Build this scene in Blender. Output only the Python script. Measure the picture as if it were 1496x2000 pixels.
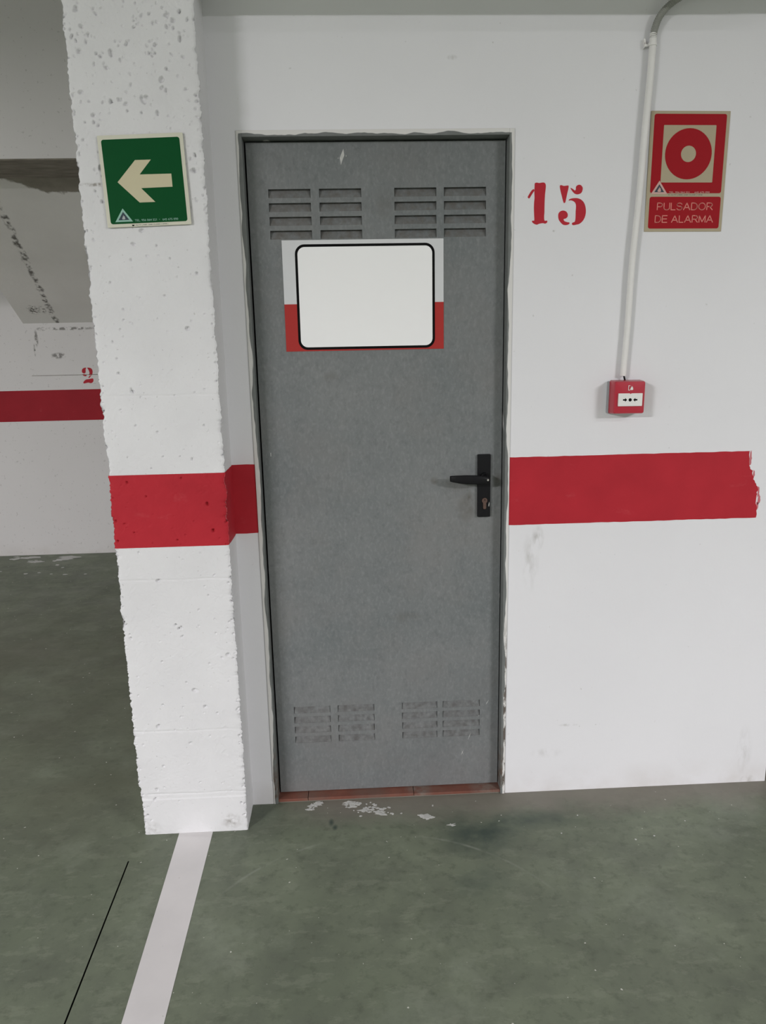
import bpy, bmesh, math, random
import numpy as np
from mathutils import Vector, Matrix

for o in list(bpy.data.objects):
    bpy.data.objects.remove(o, do_unlink=True)
scene = bpy.context.scene
COL = scene.collection
random.seed(7)

# ------------------------------------------------------------------ camera
cam_d = bpy.data.cameras.new('camera')
cam = bpy.data.objects.new('camera', cam_d)
COL.objects.link(cam)
cam_d.sensor_fit = 'HORIZONTAL'
cam_d.sensor_width = 36.0
cam_d.lens = 36.0 * 1461.9 / 1496.0
cam_d.clip_start = 0.02
yaw, pitch, roll = -0.043, 0.2141, -0.0209
fwd = Vector((-math.sin(yaw) * math.cos(pitch), math.cos(yaw) * math.cos(pitch), -math.sin(pitch)))
rgt = Vector((math.cos(yaw), math.sin(yaw), 0))
upv = rgt.cross(fwd)
r2 = rgt * math.cos(roll) + upv * math.sin(roll)
u2 = -rgt * math.sin(roll) + upv * math.cos(roll)
M = Matrix((r2, u2, -fwd)).transposed().to_4x4()
M.translation = Vector((0, -2.2243, 1.4566))
cam.matrix_world = M
scene.camera = cam

# ------------------------------------------------------------------ world, lamps, exposure
world = bpy.data.worlds.new('garage_air')
scene.world = world
world.use_nodes = True
world.node_tree.nodes['Background'].inputs[0].default_value = (0.9, 0.95, 1.0, 1)
world.node_tree.nodes['Background'].inputs[1].default_value = 0.02
scene.view_settings.view_transform = 'Standard'
scene.view_settings.look = 'None'
scene.view_settings.gamma = 1.0
scene.view_settings.use_curve_mapping = False
scene.view_settings.exposure = 0.13

def tube_or_fill_lamp(loc, power, sx=1.5, sy=0.14, rz=0.0, col=(1.0, 0.974, 1.0)):
    """area lamp shining down: ceiling fluorescent battens, and added fill lamps"""
    l = bpy.data.lights.new('tube_or_fill_light', 'AREA')
    l.shape = 'RECTANGLE'; l.size = sx; l.size_y = sy
    l.energy = power; l.color = col
    o = bpy.data.objects.new('tube_or_fill_light', l)
    o.location = loc; o.rotation_euler = (0, 0, rz)
    COL.objects.link(o)
    return o
tube_or_fill_lamp((-4.3, -5.4, 3.02), 660)
tube_or_fill_lamp((4.4, -5.2, 3.02), 350)
tube_or_fill_lamp((3.4, -3.4, 3.02), 45)  # added fill lamp with no known fixture, brightens the floor on the right
tube_or_fill_lamp((-4.2, 0.4, 3.02), 38)  # added fill lamp, lifts the far wall and soffit beyond the column

# ------------------------------------------------------------------ helpers
def tag(o, label=None, cat=None, group=None, kind=None):
    if label: o['label'] = label
    if cat: o['category'] = cat
    if group: o['group'] = group
    if kind: o['kind'] = kind
    return o

def link(name, me, mat=None, parent=None, smooth=False):
    o = bpy.data.objects.new(name, me)
    COL.objects.link(o)
    if mat: me.materials.append(mat)
    if parent: o.parent = parent
    if smooth:
        me.polygons.foreach_set('use_smooth', [True] * len(me.polygons))
    return o

def empty(name, mw=None, parent=None):
    o = bpy.data.objects.new(name, None)
    o.empty_display_size = 0.05
    COL.objects.link(o)
    if mw is not None: o.matrix_world = mw
    if parent: o.parent = parent
    return o

class MB:
    def __init__(s): s.v = []; s.f = []
    def box(s, x0, x1, y0, y1, z0, z1):
        n = len(s.v)
        s.v += [(x0,y0,z0),(x1,y0,z0),(x1,y1,z0),(x0,y1,z0),(x0,y0,z1),(x1,y0,z1),(x1,y1,z1),(x0,y1,z1)]
        s.f += [tuple(n+i for i in q) for q in ((0,3,2,1),(4,5,6,7),(0,1,5,4),(1,2,6,5),(2,3,7,6),(3,0,4,7))]
        return s
    def face(s, *pts):
        n = len(s.v); s.v += list(pts); s.f.append(tuple(range(n, n+len(pts)))); return s
    def prism(s, outline, a, b, to3):
        """outline: 2D points; a, b: the two levels; to3(p, level) -> 3D"""
        n = len(s.v); k = len(outline)
        s.v += [to3(p, a) for p in outline] + [to3(p, b) for p in outline]
        s.f.append(tuple(range(n, n+k))); s.f.append(tuple(range(n+2*k-1, n+k-1, -1)))
        for i in range(k):
            j = (i+1) % k
            s.f.append((n+j, n+i, n+k+i, n+k+j))
        return s
    def tube(s, pts, rad, seg=16, cap=True):
        pts = [Vector(p) for p in pts]; n0 = len(s.v); ref = Vector((0, -1, 0))
        for i, p in enumerate(pts):
            t = (pts[min(i+1, len(pts)-1)] - pts[max(i-1, 0)]).normalized()
            a = t.cross(ref)
            if a.length < 1e-4: a = t.cross(Vector((1, 0, 0)))
            a.normalize(); b = t.cross(a)
            r = rad[i] if isinstance(rad, (list, tuple)) else rad
            for k in range(seg):
                w = 2*math.pi*k/seg
                s.v.append(tuple(p + a*(r*math.cos(w)) + b*(r*math.sin(w))))
        for i in range(len(pts)-1):
            for k in range(seg):
                k2 = (k+1) % seg
                s.f.append((n0+i*seg+k, n0+i*seg+k2, n0+(i+1)*seg+k2, n0+(i+1)*seg+k))
        if cap:
            s.f.append(tuple(n0+k for k in range(seg))[::-1])
            s.f.append(tuple(n0+(len(pts)-1)*seg+k for k in range(seg)))
        return s
    def mesh(s, name, bevel=0.0, seg=2):
        me = bpy.data.meshes.new(name)
        bm = bmesh.new()
        vs = [bm.verts.new(p) for p in s.v]
        for f in s.f:
            try: bm.faces.new([vs[i] for i in f])
            except ValueError: pass
        bmesh.ops.remove_doubles(bm, verts=bm.verts, dist=1e-6)
        bmesh.ops.recalc_face_normals(bm, faces=bm.faces)
        if bevel:
            es = [e for e in bm.edges if len(e.link_faces) == 2 and e.calc_face_angle(0) > 0.6]
            bmesh.ops.bevel(bm, geom=es, offset=bevel, segments=seg, affect='EDGES', profile=0.6)
        bm.to_mesh(me); bm.free()
        return me
    def build(s, name, mat=None, parent=None, bevel=0.0, smooth=False, seg=2):
        return link(name, s.mesh(name, bevel, seg), mat, parent, smooth)

def spline(pts, sub=4):
    out = []; n = len(pts)
    for i in range(n):
        p0, p1, p2, p3 = (Vector(pts[(i+k) % n]) for k in (-1, 0, 1, 2))
        for j in range(sub):
            t = j/sub
            out.append(tuple(0.5*((2*p1)+(p2-p0)*t+(2*p0-5*p1+4*p2-p3)*t*t+(3*p1-p0-3*p2+p3)*t**3)))
    return out

def rrect(x0, x1, y0, y1, r, seg=6):
    out = []
    for cx, cy, a0 in ((x1-r, y1-r, 0), (x0+r, y1-r, 90), (x0+r, y0+r, 180), (x1-r, y0+r, 270)):
        for k in range(seg+1):
            a = math.radians(a0 + 90*k/seg)
            out.append((cx+r*math.cos(a), cy+r*math.sin(a)))
    return out

def circle(cx, cy, rx, ry=None, n=48):
    ry = ry or rx
    return [(cx+rx*math.cos(2*math.pi*k/n), cy+ry*math.sin(2*math.pi*k/n)) for k in range(n)]

# ------------------------------------------------------------------ node materials
class NT:
    def __init__(s, name, rough=0.6, spec=0.3, metal=0.0):
        s.m = bpy.data.materials.new(name); s.m.use_nodes = True
        s.t = s.m.node_tree; s.b = s.t.nodes['Principled BSDF']
        s.b.inputs['Roughness'].default_value = rough
        s.b.inputs['Specular IOR Level'].default_value = spec
        s.b.inputs['Metallic'].default_value = metal
        s.geo = s.t.nodes.new('ShaderNodeNewGeometry')
        s.pos = s.geo.outputs['Position']
    def put(s, sock, v):
        if hasattr(v, 'is_linked') or hasattr(v, 'links'): s.t.links.new(v, sock)
        else:
            if isinstance(v, (tuple, list)) and len(v) == 3 and sock.type == 'RGBA': v = (*v, 1)
            sock.default_value = v
    def math(s, op, a, b=0.0, c=0.0, clamp=False):
        n = s.t.nodes.new('ShaderNodeMath'); n.operation = op; n.use_clamp = clamp
        for i, v in enumerate((a, b, c)): s.put(n.inputs[i], v)
        return n.outputs[0]
    def vec(s, op, a, b=(0, 0, 0)):
        n = s.t.nodes.new('ShaderNodeVectorMath'); n.operation = op
        s.put(n.inputs[0], a); s.put(n.inputs[1], b)
        return n.outputs['Value'] if op in ('LENGTH', 'DISTANCE', 'DOT_PRODUCT') else n.outputs[0]
    def noise(s, scale, detail=4, rough=0.55, stretch=None, vec=None, off=0.0):
        n = s.t.nodes.new('ShaderNodeTexNoise')
        n.inputs['Scale'].default_value = scale; n.inputs['Detail'].default_value = detail
        n.inputs['Roughness'].default_value = rough
        v = vec if vec is not None else s.pos
        if stretch: v = s.vec('MULTIPLY', v, stretch)
        if off: v = s.vec('ADD', v, (off, off*1.7, -off))
        s.t.links.new(v, n.inputs['Vector'])
        return n.outputs[0]
    def remap(s, v, a, b, c=0.0, d=1.0):
        n = s.t.nodes.new('ShaderNodeMapRange'); n.clamp = True
        for i, q in enumerate((v, a, b, c, d)): s.put(n.inputs[i], q)
        return n.outputs[0]
    def mix(s, fac, a, b):
        n = s.t.nodes.new('ShaderNodeMix'); n.data_type = 'RGBA'
        s.put(n.inputs[0], fac); s.put(n.inputs[6], a); s.put(n.inputs[7], b)
        return n.outputs[2]
    def xyz(s):
        n = s.t.nodes.new('ShaderNodeSeparateXYZ'); s.t.links.new(s.pos, n.inputs[0])
        return n.outputs
    def ellipse(s, c, r, inner=0.3, strength=1.0):
        d = s.vec('SUBTRACT', s.pos, c)
        d = s.vec('MULTIPLY', d, tuple(1.0/q for q in r))
        return s.remap(s.vec('LENGTH', d), 1.0, inner, 0.0, strength)
    def stains(s, lst, nscale=60, lo=0.35, hi=0.65, stretch=None):
        f = None
        for c, r, k in lst:
            e = s.ellipse(c, r, 0.25, k)
            f = e if f is None else s.math('MAXIMUM', f, e)
        return s.math('MULTIPLY', f, s.remap(s.noise(nscale, 4, stretch=stretch), lo, hi))
    def bump(s, h, strength=0.3, dist=0.002):
        n = s.t.nodes.new('ShaderNodeBump')
        n.inputs['Strength'].default_value = strength; n.inputs['Distance'].default_value = dist
        s.t.links.new(h, n.inputs['Height'])
        s.t.links.new(n.outputs[0], s.b.inputs['Normal'])
    def color(s, v): s.put(s.b.inputs['Base Color'], v); return s.m
    def rough(s, v): s.put(s.b.inputs['Roughness'], v)

def plain(name, col, rough=0.5, spec=0.4, metal=0.0, var=0.06, scale=40):
    spec = min(spec, 0.12) if rough >= 0.38 else spec
    n = NT(name, rough, spec, metal)
    f = n.noise(scale, 3)
    a = tuple(c*(1-var) for c in col); b = tuple(min(1, c*(1+var)) for c in col)
    n.color(n.mix(f, a, b))
    return n.m

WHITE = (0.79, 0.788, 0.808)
def white_wall(name, extra=(), specks=0.70, base=WHITE, st=(45, 0.42, 0.72, (1, 1, 0.35), (0.40, 0.39, 0.37))):
    n = NT(name, 0.75, 0.2)
    c = n.mix(n.remap(n.noise(1.7, 5), 0.3, 0.7), tuple(q*0.96 for q in base), base)
    sp = n.remap(n.noise(55, 2, 0.5, off=3.1), specks, specks+0.05)
    c = n.mix(n.math('MULTIPLY', sp, 0.35), c, (0.36, 0.35, 0.33))
    if extra:
        c = n.mix(n.stains(extra, *st[:4]), c, st[4])
    z = n.xyz()[2]
    dirt = n.math('MULTIPLY', n.remap(z, 0.10, 0.0), n.remap(n.noise(9, 5), 0.35, 0.8))
    c = n.mix(n.math('MULTIPLY', dirt, 0.45), c, (0.50, 0.45, 0.40))
    n.bump(n.noise(60, 5, 0.6), 0.18, 0.002)
    return n.color(c)

M_wall = white_wall('white_wall_paint', [
    ((0.573, 0, 0.875), (0.022, 0.1, 0.045), 1.0), ((0.552, 0, 0.80), (0.03, 0.1, 0.11), 0.55),
    ((0.308, 0, 2.223), (0.016, 0.1, 0.008), 1.3), ((0.965, 0, 1.283), (0.008, 0.1, 0.018), 1.2),
    ((1.312, 0, 0.008), (0.03, 0.1, 0.02), 1.3), ((0.69, 0, 0.238), (0.035, 0.1, 0.006), 1.0),
    ((0.60, 0, 1.775), (0.007, 0.1, 0.004), 1.4), ((1.29, 0, 0.12), (0.03, 0.1, 0.10), 0.5),
    ((0.62, 0, 0.14), (0.06, 0.1, 0.02), 0.35)], 0.74)
M_far = white_wall('white_far_wall_paint', [
    ((-2.05, 3.32, 1.459), (0.06, 0.3, 0.025), 1.6), ((-2.19, 3.32, 1.58), (0.015, 0.3, 0.07), 1.5),
    ((-2.21, 3.32, 1.50), (0.008, 0.3, 0.05), 1.5), ((-1.95, 3.32, 1.645), (0.22, 0.3, 0.014), 1.4),
    ((-2.14, 3.32, 1.645), (0.05, 0.3, 0.015), 1.5)], 0.68, (0.74, 0.72, 0.715), (38, 0.42, 0.56, (1, 1, 1), (0.27, 0.26, 0.25)))
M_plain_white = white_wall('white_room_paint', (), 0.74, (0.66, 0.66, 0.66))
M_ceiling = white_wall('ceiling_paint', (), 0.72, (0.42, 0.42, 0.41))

def red_paint(name, base=(0.45, 0.026, 0.038)):
    n = NT(name, 0.6, 0.12)
    c = n.mix(n.remap(n.noise(7, 5, 0.6), 0.3, 0.7), tuple(q*0.9 for q in base), tuple(q*1.06 for q in base))
    rub = n.remap(n.noise(16, 5, 0.65, (0.7, 1, 1.2), off=5), 0.62, 0.78)
    c = n.mix(n.math('MULTIPLY', rub, 0.22), c, (0.62, 0.16, 0.17))
    n.bump(n.noise(80, 4), 0.15, 0.001)
    return n.color(c)
M_red = red_paint('red_stripe_paint')
M_red_dry = red_paint('red_dry_brush_paint', (0.56, 0.18, 0.20))
M_stencil = red_paint('red_stencil_paint', (0.50, 0.030, 0.045))
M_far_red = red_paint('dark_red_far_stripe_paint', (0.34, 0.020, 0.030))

# column: rough painted concrete
n = NT('white_rough_concrete_paint', 0.8, 0.2)
c = n.mix(n.remap(n.noise(5, 5), 0.3, 0.7), (0.705, 0.702, 0.712), (0.76, 0.757, 0.768))
sp = n.remap(n.noise(120, 2, 0.5), 0.70, 0.76)
c = n.mix(n.math('MULTIPLY', sp, 0.35), c, (0.30, 0.29, 0.28))
c = n.mix(n.stains([((-0.40, -0.13, 0.035), (0.04, 0.1, 0.03), 0.8), ((-0.65, -0.13, 0.02), (0.04, 0.1, 0.03), 0.5),
    ((-0.63, -0.13, 1.885), (0.06, 0.05, 0.006), 1.5)], 80, 0.4, 0.7), c, (0.33, 0.31, 0.29))
n.bump(n.noise(130, 6, 0.65), 0.4, 0.002)
M_column = n.color(c)

# bare concrete
n = NT('bare_concrete', 0.85, 0.15)
c = n.mix(n.remap(n.noise(9, 6, 0.6, (1, 3, 1)), 0.3, 0.7), (0.17, 0.152, 0.128), (0.29, 0.265, 0.222))
n.bump(n.noise(40, 6), 0.4, 0.003)
M_concrete = n.color(c)

# stair soffit: white paint, crack lines of crumbled plaster, bare patch beside the beam
n = NT('cracked_soffit_paint', 0.8, 0.15)
c = n.mix(n.remap(n.noise(3, 5), 0.3, 0.7), (0.70, 0.68, 0.66), (0.77, 0.75, 0.73))
px, py, pz = n.xyz()
wob = n.math('MULTIPLY', n.math('SUBTRACT', n.noise(18, 4), 0.5), 0.06)
# the crack wanders across the soffit: x as a function of y
cx = n.remap(py, 2.35, 3.20, -1.955, -2.03)
d = n.math('ABSOLUTE', n.math('ADD', n.math('SUBTRACT', px, cx), wob))
crk = n.math('MULTIPLY', n.remap(d, 0.022, 0.008), n.remap(n.noise(30, 4, off=2), 0.42, 0.58))
c = n.mix(n.math('MULTIPLY', crk, n.remap(py, 2.35, 2.5)), c, (0.17, 0.16, 0.15))
c = n.mix(n.stains([((-2.14, 3.2, 1.77), (0.05, 0.06, 0.05), 1.5), ((-2.08, 3.2, 1.77), (0.03, 0.05, 0.04), 1.2)], 70, 0.45, 0.6), c, (0.15, 0.14, 0.13))
edge = n.math('ADD', n.remap(px, -1.86, -1.66, 2.27, 2.36), n.math('MULTIPLY', n.math('SUBTRACT', n.noise(14, 5), 0.5), 0.07))
bare = n.remap(n.math('SUBTRACT', edge, py), -0.006, 0.006)
conc = n.mix(n.noise(14, 5), (0.17, 0.152, 0.128), (0.32, 0.295, 0.25))
c = n.mix(bare, c, conc)
n.bump(n.noise(40, 6), 0.35, 0.003)
M_soffit = n.color(c)

# floor: worn green paint
n = NT('green_floor_paint', 0.55, 0.3)
big = n.remap(n.noise(1.6, 6, 0.6), 0.3, 0.7)
c = n.mix(big, (0.128, 0.150, 0.106), (0.190, 0.217, 0.156))
c = n.mix(n.remap(n.noise(6, 7, 0.65, off=1.3), 0.40, 0.75), c, (0.112, 0.126, 0.096))
c = n.mix(n.math('MULTIPLY', n.remap(n.noise(30, 6, 0.65, off=4), 0.52, 0.68), 0.5), c, (0.080, 0.092, 0.066))
c = n.mix(n.math('MULTIPLY', n.remap(n.noise(11, 6, 0.7, (1, 2, 1), off=9), 0.54, 0.60), 0.22), c, (0.26, 0.285, 0.215))
c = n.mix(n.math('MULTIPLY', n.remap(n.noise(3.1, 6, 0.7, off=8), 0.55, 0.72), 0.5), c, (0.24, 0.27, 0.21))
px, py, pz = n.xyz()
band = n.math('MULTIPLY', n.remap(n.math('ADD', py, n.math('MULTIPLY', n.math('SUBTRACT', n.noise(7, 5), 0.5), 0.16)), -0.16, -0.05), n.remap(px, -0.30, -0.10))
c = n.mix(n.math('MULTIPLY', band, 0.7), c, (0.215, 0.190, 0.165))
c = n.mix(n.stains([((0.37, -0.21, 0), (0.16, 0.13, 0.1), 1.0), ((0.50, -0.15, 0), (0.22, 0.06, 0.1), 0.8), ((0.33, -0.42, 0), (0.10, 0.10, 0.1), 0.5),
    ((-0.093, -0.117, 0), (0.011, 0.024, 0.1), 1.4), ((-0.081, -0.142, 0), (0.011, 0.018, 0.1), 1.3), ((-0.35, -0.05, 0), (0.12, 0.08, 0.1), 0.6)], 9, 0.25, 0.6), c, (0.060, 0.080, 0.066))
c = n.mix(n.math('MULTIPLY', n.stains([((-1.5, 1.1, 0), (1.6, 1.5, 1), 1.0), ((-1.0, 0.3, 0), (0.9, 0.7, 1), 1.0)], 2.5, 0.2, 0.6), 0.6), c, (0.105, 0.108, 0.075))
# scuffed arc left by the opening door
dd = n.vec('LENGTH', n.vec('MULTIPLY', n.vec('SUBTRACT', n.pos, (0.05, -0.78, 0)), (1, 0.95, 0)))
arc = n.math('MULTIPLY', n.remap(n.math('ABSOLUTE', n.math('SUBTRACT', dd, 0.56)), 0.006, 0.001), n.remap(n.noise(8, 3), 0.42, 0.6))
c = n.mix(n.math('MULTIPLY', n.math('MULTIPLY', arc, n.remap(py, -0.5, -0.3)), 0.35), c, (0.34, 0.36, 0.31))
grit = n.remap(n.noise(70, 1, 0.5, off=6), 0.775, 0.79)
c = n.mix(grit, c, (0.55, 0.55, 0.50))
n.rough(n.remap(n.noise(4, 5), 0.3, 0.7, 0.42, 0.65))
n.bump(n.noise(50, 6), 0.15, 0.002)
M_floor = n.color(c)

n = NT('white_floor_line_paint', 0.6, 0.3)
c = n.mix(n.remap(n.noise(6, 5), 0.3, 0.7), (0.62, 0.60, 0.60), (0.69, 0.665, 0.665))
c = n.mix(n.math('MULTIPLY', n.remap(n.noise(45, 3), 0.69, 0.76), 0.6), c, (0.25, 0.25, 0.23))
M_line = n.color(c)
M_cut = plain('dark_joint', (0.02, 0.022, 0.018), 0.9, 0.1)
M_splash = plain('dried_white_paint', (0.52, 0.52, 0.50), 0.7, 0.2, var=0.2, scale=120)

# galvanised door steel
def door_mat(name, dust=0.0, dcol=(0.125, 0.112, 0.098)):
    n = NT(name, 0.5, 0.35, 0.0)
    c = n.mix(n.remap(n.noise(2.6, 5, 0.6), 0.32, 0.68), (0.155, 0.170, 0.172), (0.200, 0.208, 0.208))
    c = n.mix(n.math('MULTIPLY', n.remap(n.noise(120, 3, 0.6, (1, 1, 0.6)), 0.48, 0.72), 0.36), c, (0.28, 0.29, 0.29))
    c = n.mix(n.math('MULTIPLY', n.remap(n.noise(70, 4, 0.65, (1, 1, 0.7), off=3), 0.5, 0.72), 0.42), c, (0.105, 0.115, 0.118))
    c = n.mix(n.math('MULTIPLY', n.remap(n.noise(4, 4, 0.6, off=7), 0.5, 0.75), 0.4), c, (0.205, 0.195, 0.185))
    st = n.stains([((0.257, 0.035, 1.058), (0.014, 0.1, 0.014), 1.3), ((0.358, 0.035, 0.972), (0.035, 0.1, 0.055), 0.75),
        ((0.366, 0.035, 0.995), (0.012, 0.1, 0.035), 1.0), ((0.335, 0.035, 1.050), (0.06, 0.1, 0.03), 0.6), ((0.455, 0.035, 1.055), (0.018, 0.1, 0.025), 1.0),
        ((0.12, 0.035, 1.86), (0.05, 0.1, 0.05), 0.35), ((0.17, 0.035, 0.62), (0.06, 0.1, 0.02), 0.5), ((-0.05, 0.035, 1.38), (0.03, 0.1, 0.02), 0.5)], 30, 0.25, 0.6)
    c = n.mix(n.math('MULTIPLY', st, 0.75), c, (0.095, 0.085, 0.070))
    z = n.xyz()[2]
    low = n.math('MULTIPLY', n.remap(z, 0.55, 0.05), n.remap(n.noise(7, 6, 0.6, off=2), 0.3, 0.65))
    c = n.mix(n.math('MULTIPLY', low, 0.45), c, (0.165, 0.155, 0.155))
    if dust: c = n.mix(n.math('MULTIPLY', n.remap(n.noise(60, 4), 0.3, 0.7), dust), c, dcol)
    n.bump(n.noise(35, 5), 0.06, 0.001)
    return n.color(c)
M_door = door_mat('grey_galvanised_steel')
M_louvre = door_mat('dusty_grey_steel', 0.75)
M_louvre_low = door_mat('grimy_grey_steel', 0.9, (0.095, 0.092, 0.090))

# door frame: grey steel with a ragged rim of white wall paint
n = NT('frame_steel_with_white_paint_rim', 0.55, 0.3)
px, py, pz = n.xyz()
dl = n.math('SUBTRACT', -0.2685, px); dr = n.math('SUBTRACT', px, 0.4675); dt = n.math('SUBTRACT', pz, 2.0285)
dd = n.math('MAXIMUM', n.math('MAXIMUM', dl, dr), dt)
rag = n.math('MULTIPLY', n.remap(n.noise(9, 3, 0.5, (1, 1, 0.6)), 0.3, 0.7), 0.0135)
wf = n.remap(n.math('SUBTRACT', dd, n.math('SUBTRACT', rag, 0.001)), 0.0, 0.0012)
grey = n.mix(n.noise(30, 4), (0.135, 0.145, 0.14), (0.205, 0.215, 0.21))
rust = n.math('MULTIPLY', n.remap(pz, 0.26, 0.03), n.remap(n.noise(30, 5), 0.4, 0.6))
grey = n.mix(rust, grey, (0.10, 0.060, 0.040))
chip = n.math('MULTIPLY', n.remap(n.math('SUBTRACT', px, 0.2), 0.0, 0.05), n.math('MULTIPLY', n.remap(pz, 0.62, 0.45), n.remap(n.noise(60, 5, 0.6, (1, 1, 0.4)), 0.46, 0.54)))
wc = n.mix(chip, (0.70, 0.69, 0.67), (0.13, 0.11, 0.095))
n.bump(n.noise(40, 4), 0.25, 0.001)
M_frame = n.color(n.mix(wf, grey, wc))

n = NT('terracotta_threshold', 0.7, 0.25)
c = n.mix(n.remap(n.noise(14, 5), 0.3, 0.7), (0.150, 0.056, 0.040), (0.215, 0.085, 0.060))
c = n.mix(n.math('MULTIPLY', n.remap(n.noise(9, 5, off=4), 0.42, 0.62), 0.6), c, (0.15, 0.105, 0.085))
c = n.mix(n.stains([((0.195, 0.03, 0.01), (0.05, 0.1, 0.1), 1.0), ((0.42, 0.03, 0.01), (0.06, 0.1, 0.1), 0.8)], 40, 0.3, 0.6), c, (0.20, 0.165, 0.14))
M_terra = n.color(c)

M_black = plain('black_plastic', (0.012, 0.012, 0.013), 0.42, 0.45, var=0.15)
M_brass = plain('dull_brown_brass', (0.13, 0.085, 0.070), 0.5, 0.4, 0.3, var=0.2, scale=200)
M_screw = plain('bright_screw_metal', (0.55, 0.53, 0.50), 0.35, 0.5, 0.6)
M_cream = plain('cream_photoluminescent', (0.66, 0.65, 0.54), 0.45, 0.4, var=0.03)
M_arrow = plain('cream_arrow_print', (0.60, 0.55, 0.38), 0.5, 0.4, var=0.02)
M_green = plain('green_sign_print', (0.005, 0.076, 0.022), 0.5, 0.06, var=0.04)
M_pale = plain('pale_green_logo_print', (0.30, 0.52, 0.43), 0.5, 0.3, var=0.05)
M_navy = plain('dark_logo_print', (0.05, 0.07, 0.09), 0.5, 0.3)
M_palegrey = plain('pale_grey_logo_print', (0.42, 0.46, 0.45), 0.5, 0.3, var=0.25, scale=400)
M_tan = plain('tan_photoluminescent', (0.43, 0.37, 0.255), 0.45, 0.4, var=0.03)
M_sred = plain('red_sign_print', (0.34, 0.012, 0.018), 0.5, 0.06, var=0.04)
M_pink = plain('pink_lettering', (0.70, 0.25, 0.21), 0.5, 0.3, var=0.04)
M_pinklogo = plain('pale_pink_logo_print', (0.62, 0.40, 0.36), 0.5, 0.3, var=0.05)
M_ink = plain('black_ink', (0.006, 0.006, 0.006), 0.6, 0.05)
M_cred = plain('glossy_red_plastic', (0.45, 0.020, 0.040), 0.28, 0.5, var=0.03)
M_cwhite = plain('white_plastic', (0.80, 0.80, 0.76), 0.35, 0.45, var=0.02)
M_backbox = plain('grey_plastic_back_box', (0.34, 0.34, 0.35), 0.5, 0.4, var=0.04)
M_pipe = plain('white_painted_pipe', (0.80, 0.79, 0.77), 0.5, 0.35, var=0.05, scale=25)
M_flex = plain('grey_corrugated_plastic', (0.30, 0.305, 0.28), 0.5, 0.35, var=0.08)
M_pwhite = plain('white_poster_board', (0.66, 0.67, 0.68), 0.45, 0.35, var=0.02)
M_pred = plain('red_poster_board', (0.42, 0.040, 0.036), 0.45, 0.35, var=0.03)
M_blank = plain('redaction_white', (0.93, 0.93, 0.93), 0.5, 0.3, var=0.005)

# ------------------------------------------------------------------ setting
DOOR = (-0.280, 0.4785, 2.043)          # opening left, right, top
CX0, CX1, CD = -0.674, -0.3525, 0.132   # column left, right, how far it stands out
WR = 1.372                              # right end of the front wall
FAR = 3.32
CEIL = 3.2
JA, JB = Vector((-0.6862, -0.2556, 0)), Vector((-0.6739, -0.8014, 0))   # saw cut in the floor

# floor with a real slot for the saw cut
jd = (JB - JA).normalized(); JE = JA + jd*3.2; jn = Vector((-jd.y, jd.x, 0))*0.0021
a0, a1, b0, b1 = JA-jn, JA+jn, JE-jn, JE+jn
lft, rgtp = (a0, a1) if a0.x < a1.x else (a1, a0)
lfe, rge = (b0, b1) if b0.x < b1.x else (b1, b0)
m = MB(); X0, X1, Y0, Y1 = -8.2, 7.7, -10.2, 3.5
t3 = lambda p, z=0: (p[0], p[1], z)
m.face((X0, Y0, 0), (lfe.x, Y0, 0), t3(lfe), t3(lft), (lft.x, Y1, 0), (X0, Y1, 0))
m.face((rge.x, Y0, 0), (X1, Y0, 0), (X1, Y1, 0), (rgtp.x, Y1, 0), t3(rgtp), t3(rge))
m.face((lfe.x, Y0, 0), (rge.x, Y0, 0), t3(rge), t3(lfe))
m.face(t3(lft), t3(rgtp), (rgtp.x, Y1, 0), (lft.x, Y1, 0))
floor = m.build('floor', M_floor)
tag(floor, 'worn green painted concrete garage floor', kind='structure')
m = MB()
m.face(t3(lft, -0.012), t3(rgtp, -0.012), t3(rge, -0.012), t3(lfe, -0.012))
for p, q in ((lft, rgtp), (rgtp, rge), (rge, lfe), (lfe, lft)):
    m.face(t3(p), t3(q), t3(q, -0.012), t3(p, -0.012))
o = m.build('saw_cut_joint', M_cut, floor); tag(o, 'thin dark saw cut in the floor')
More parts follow.
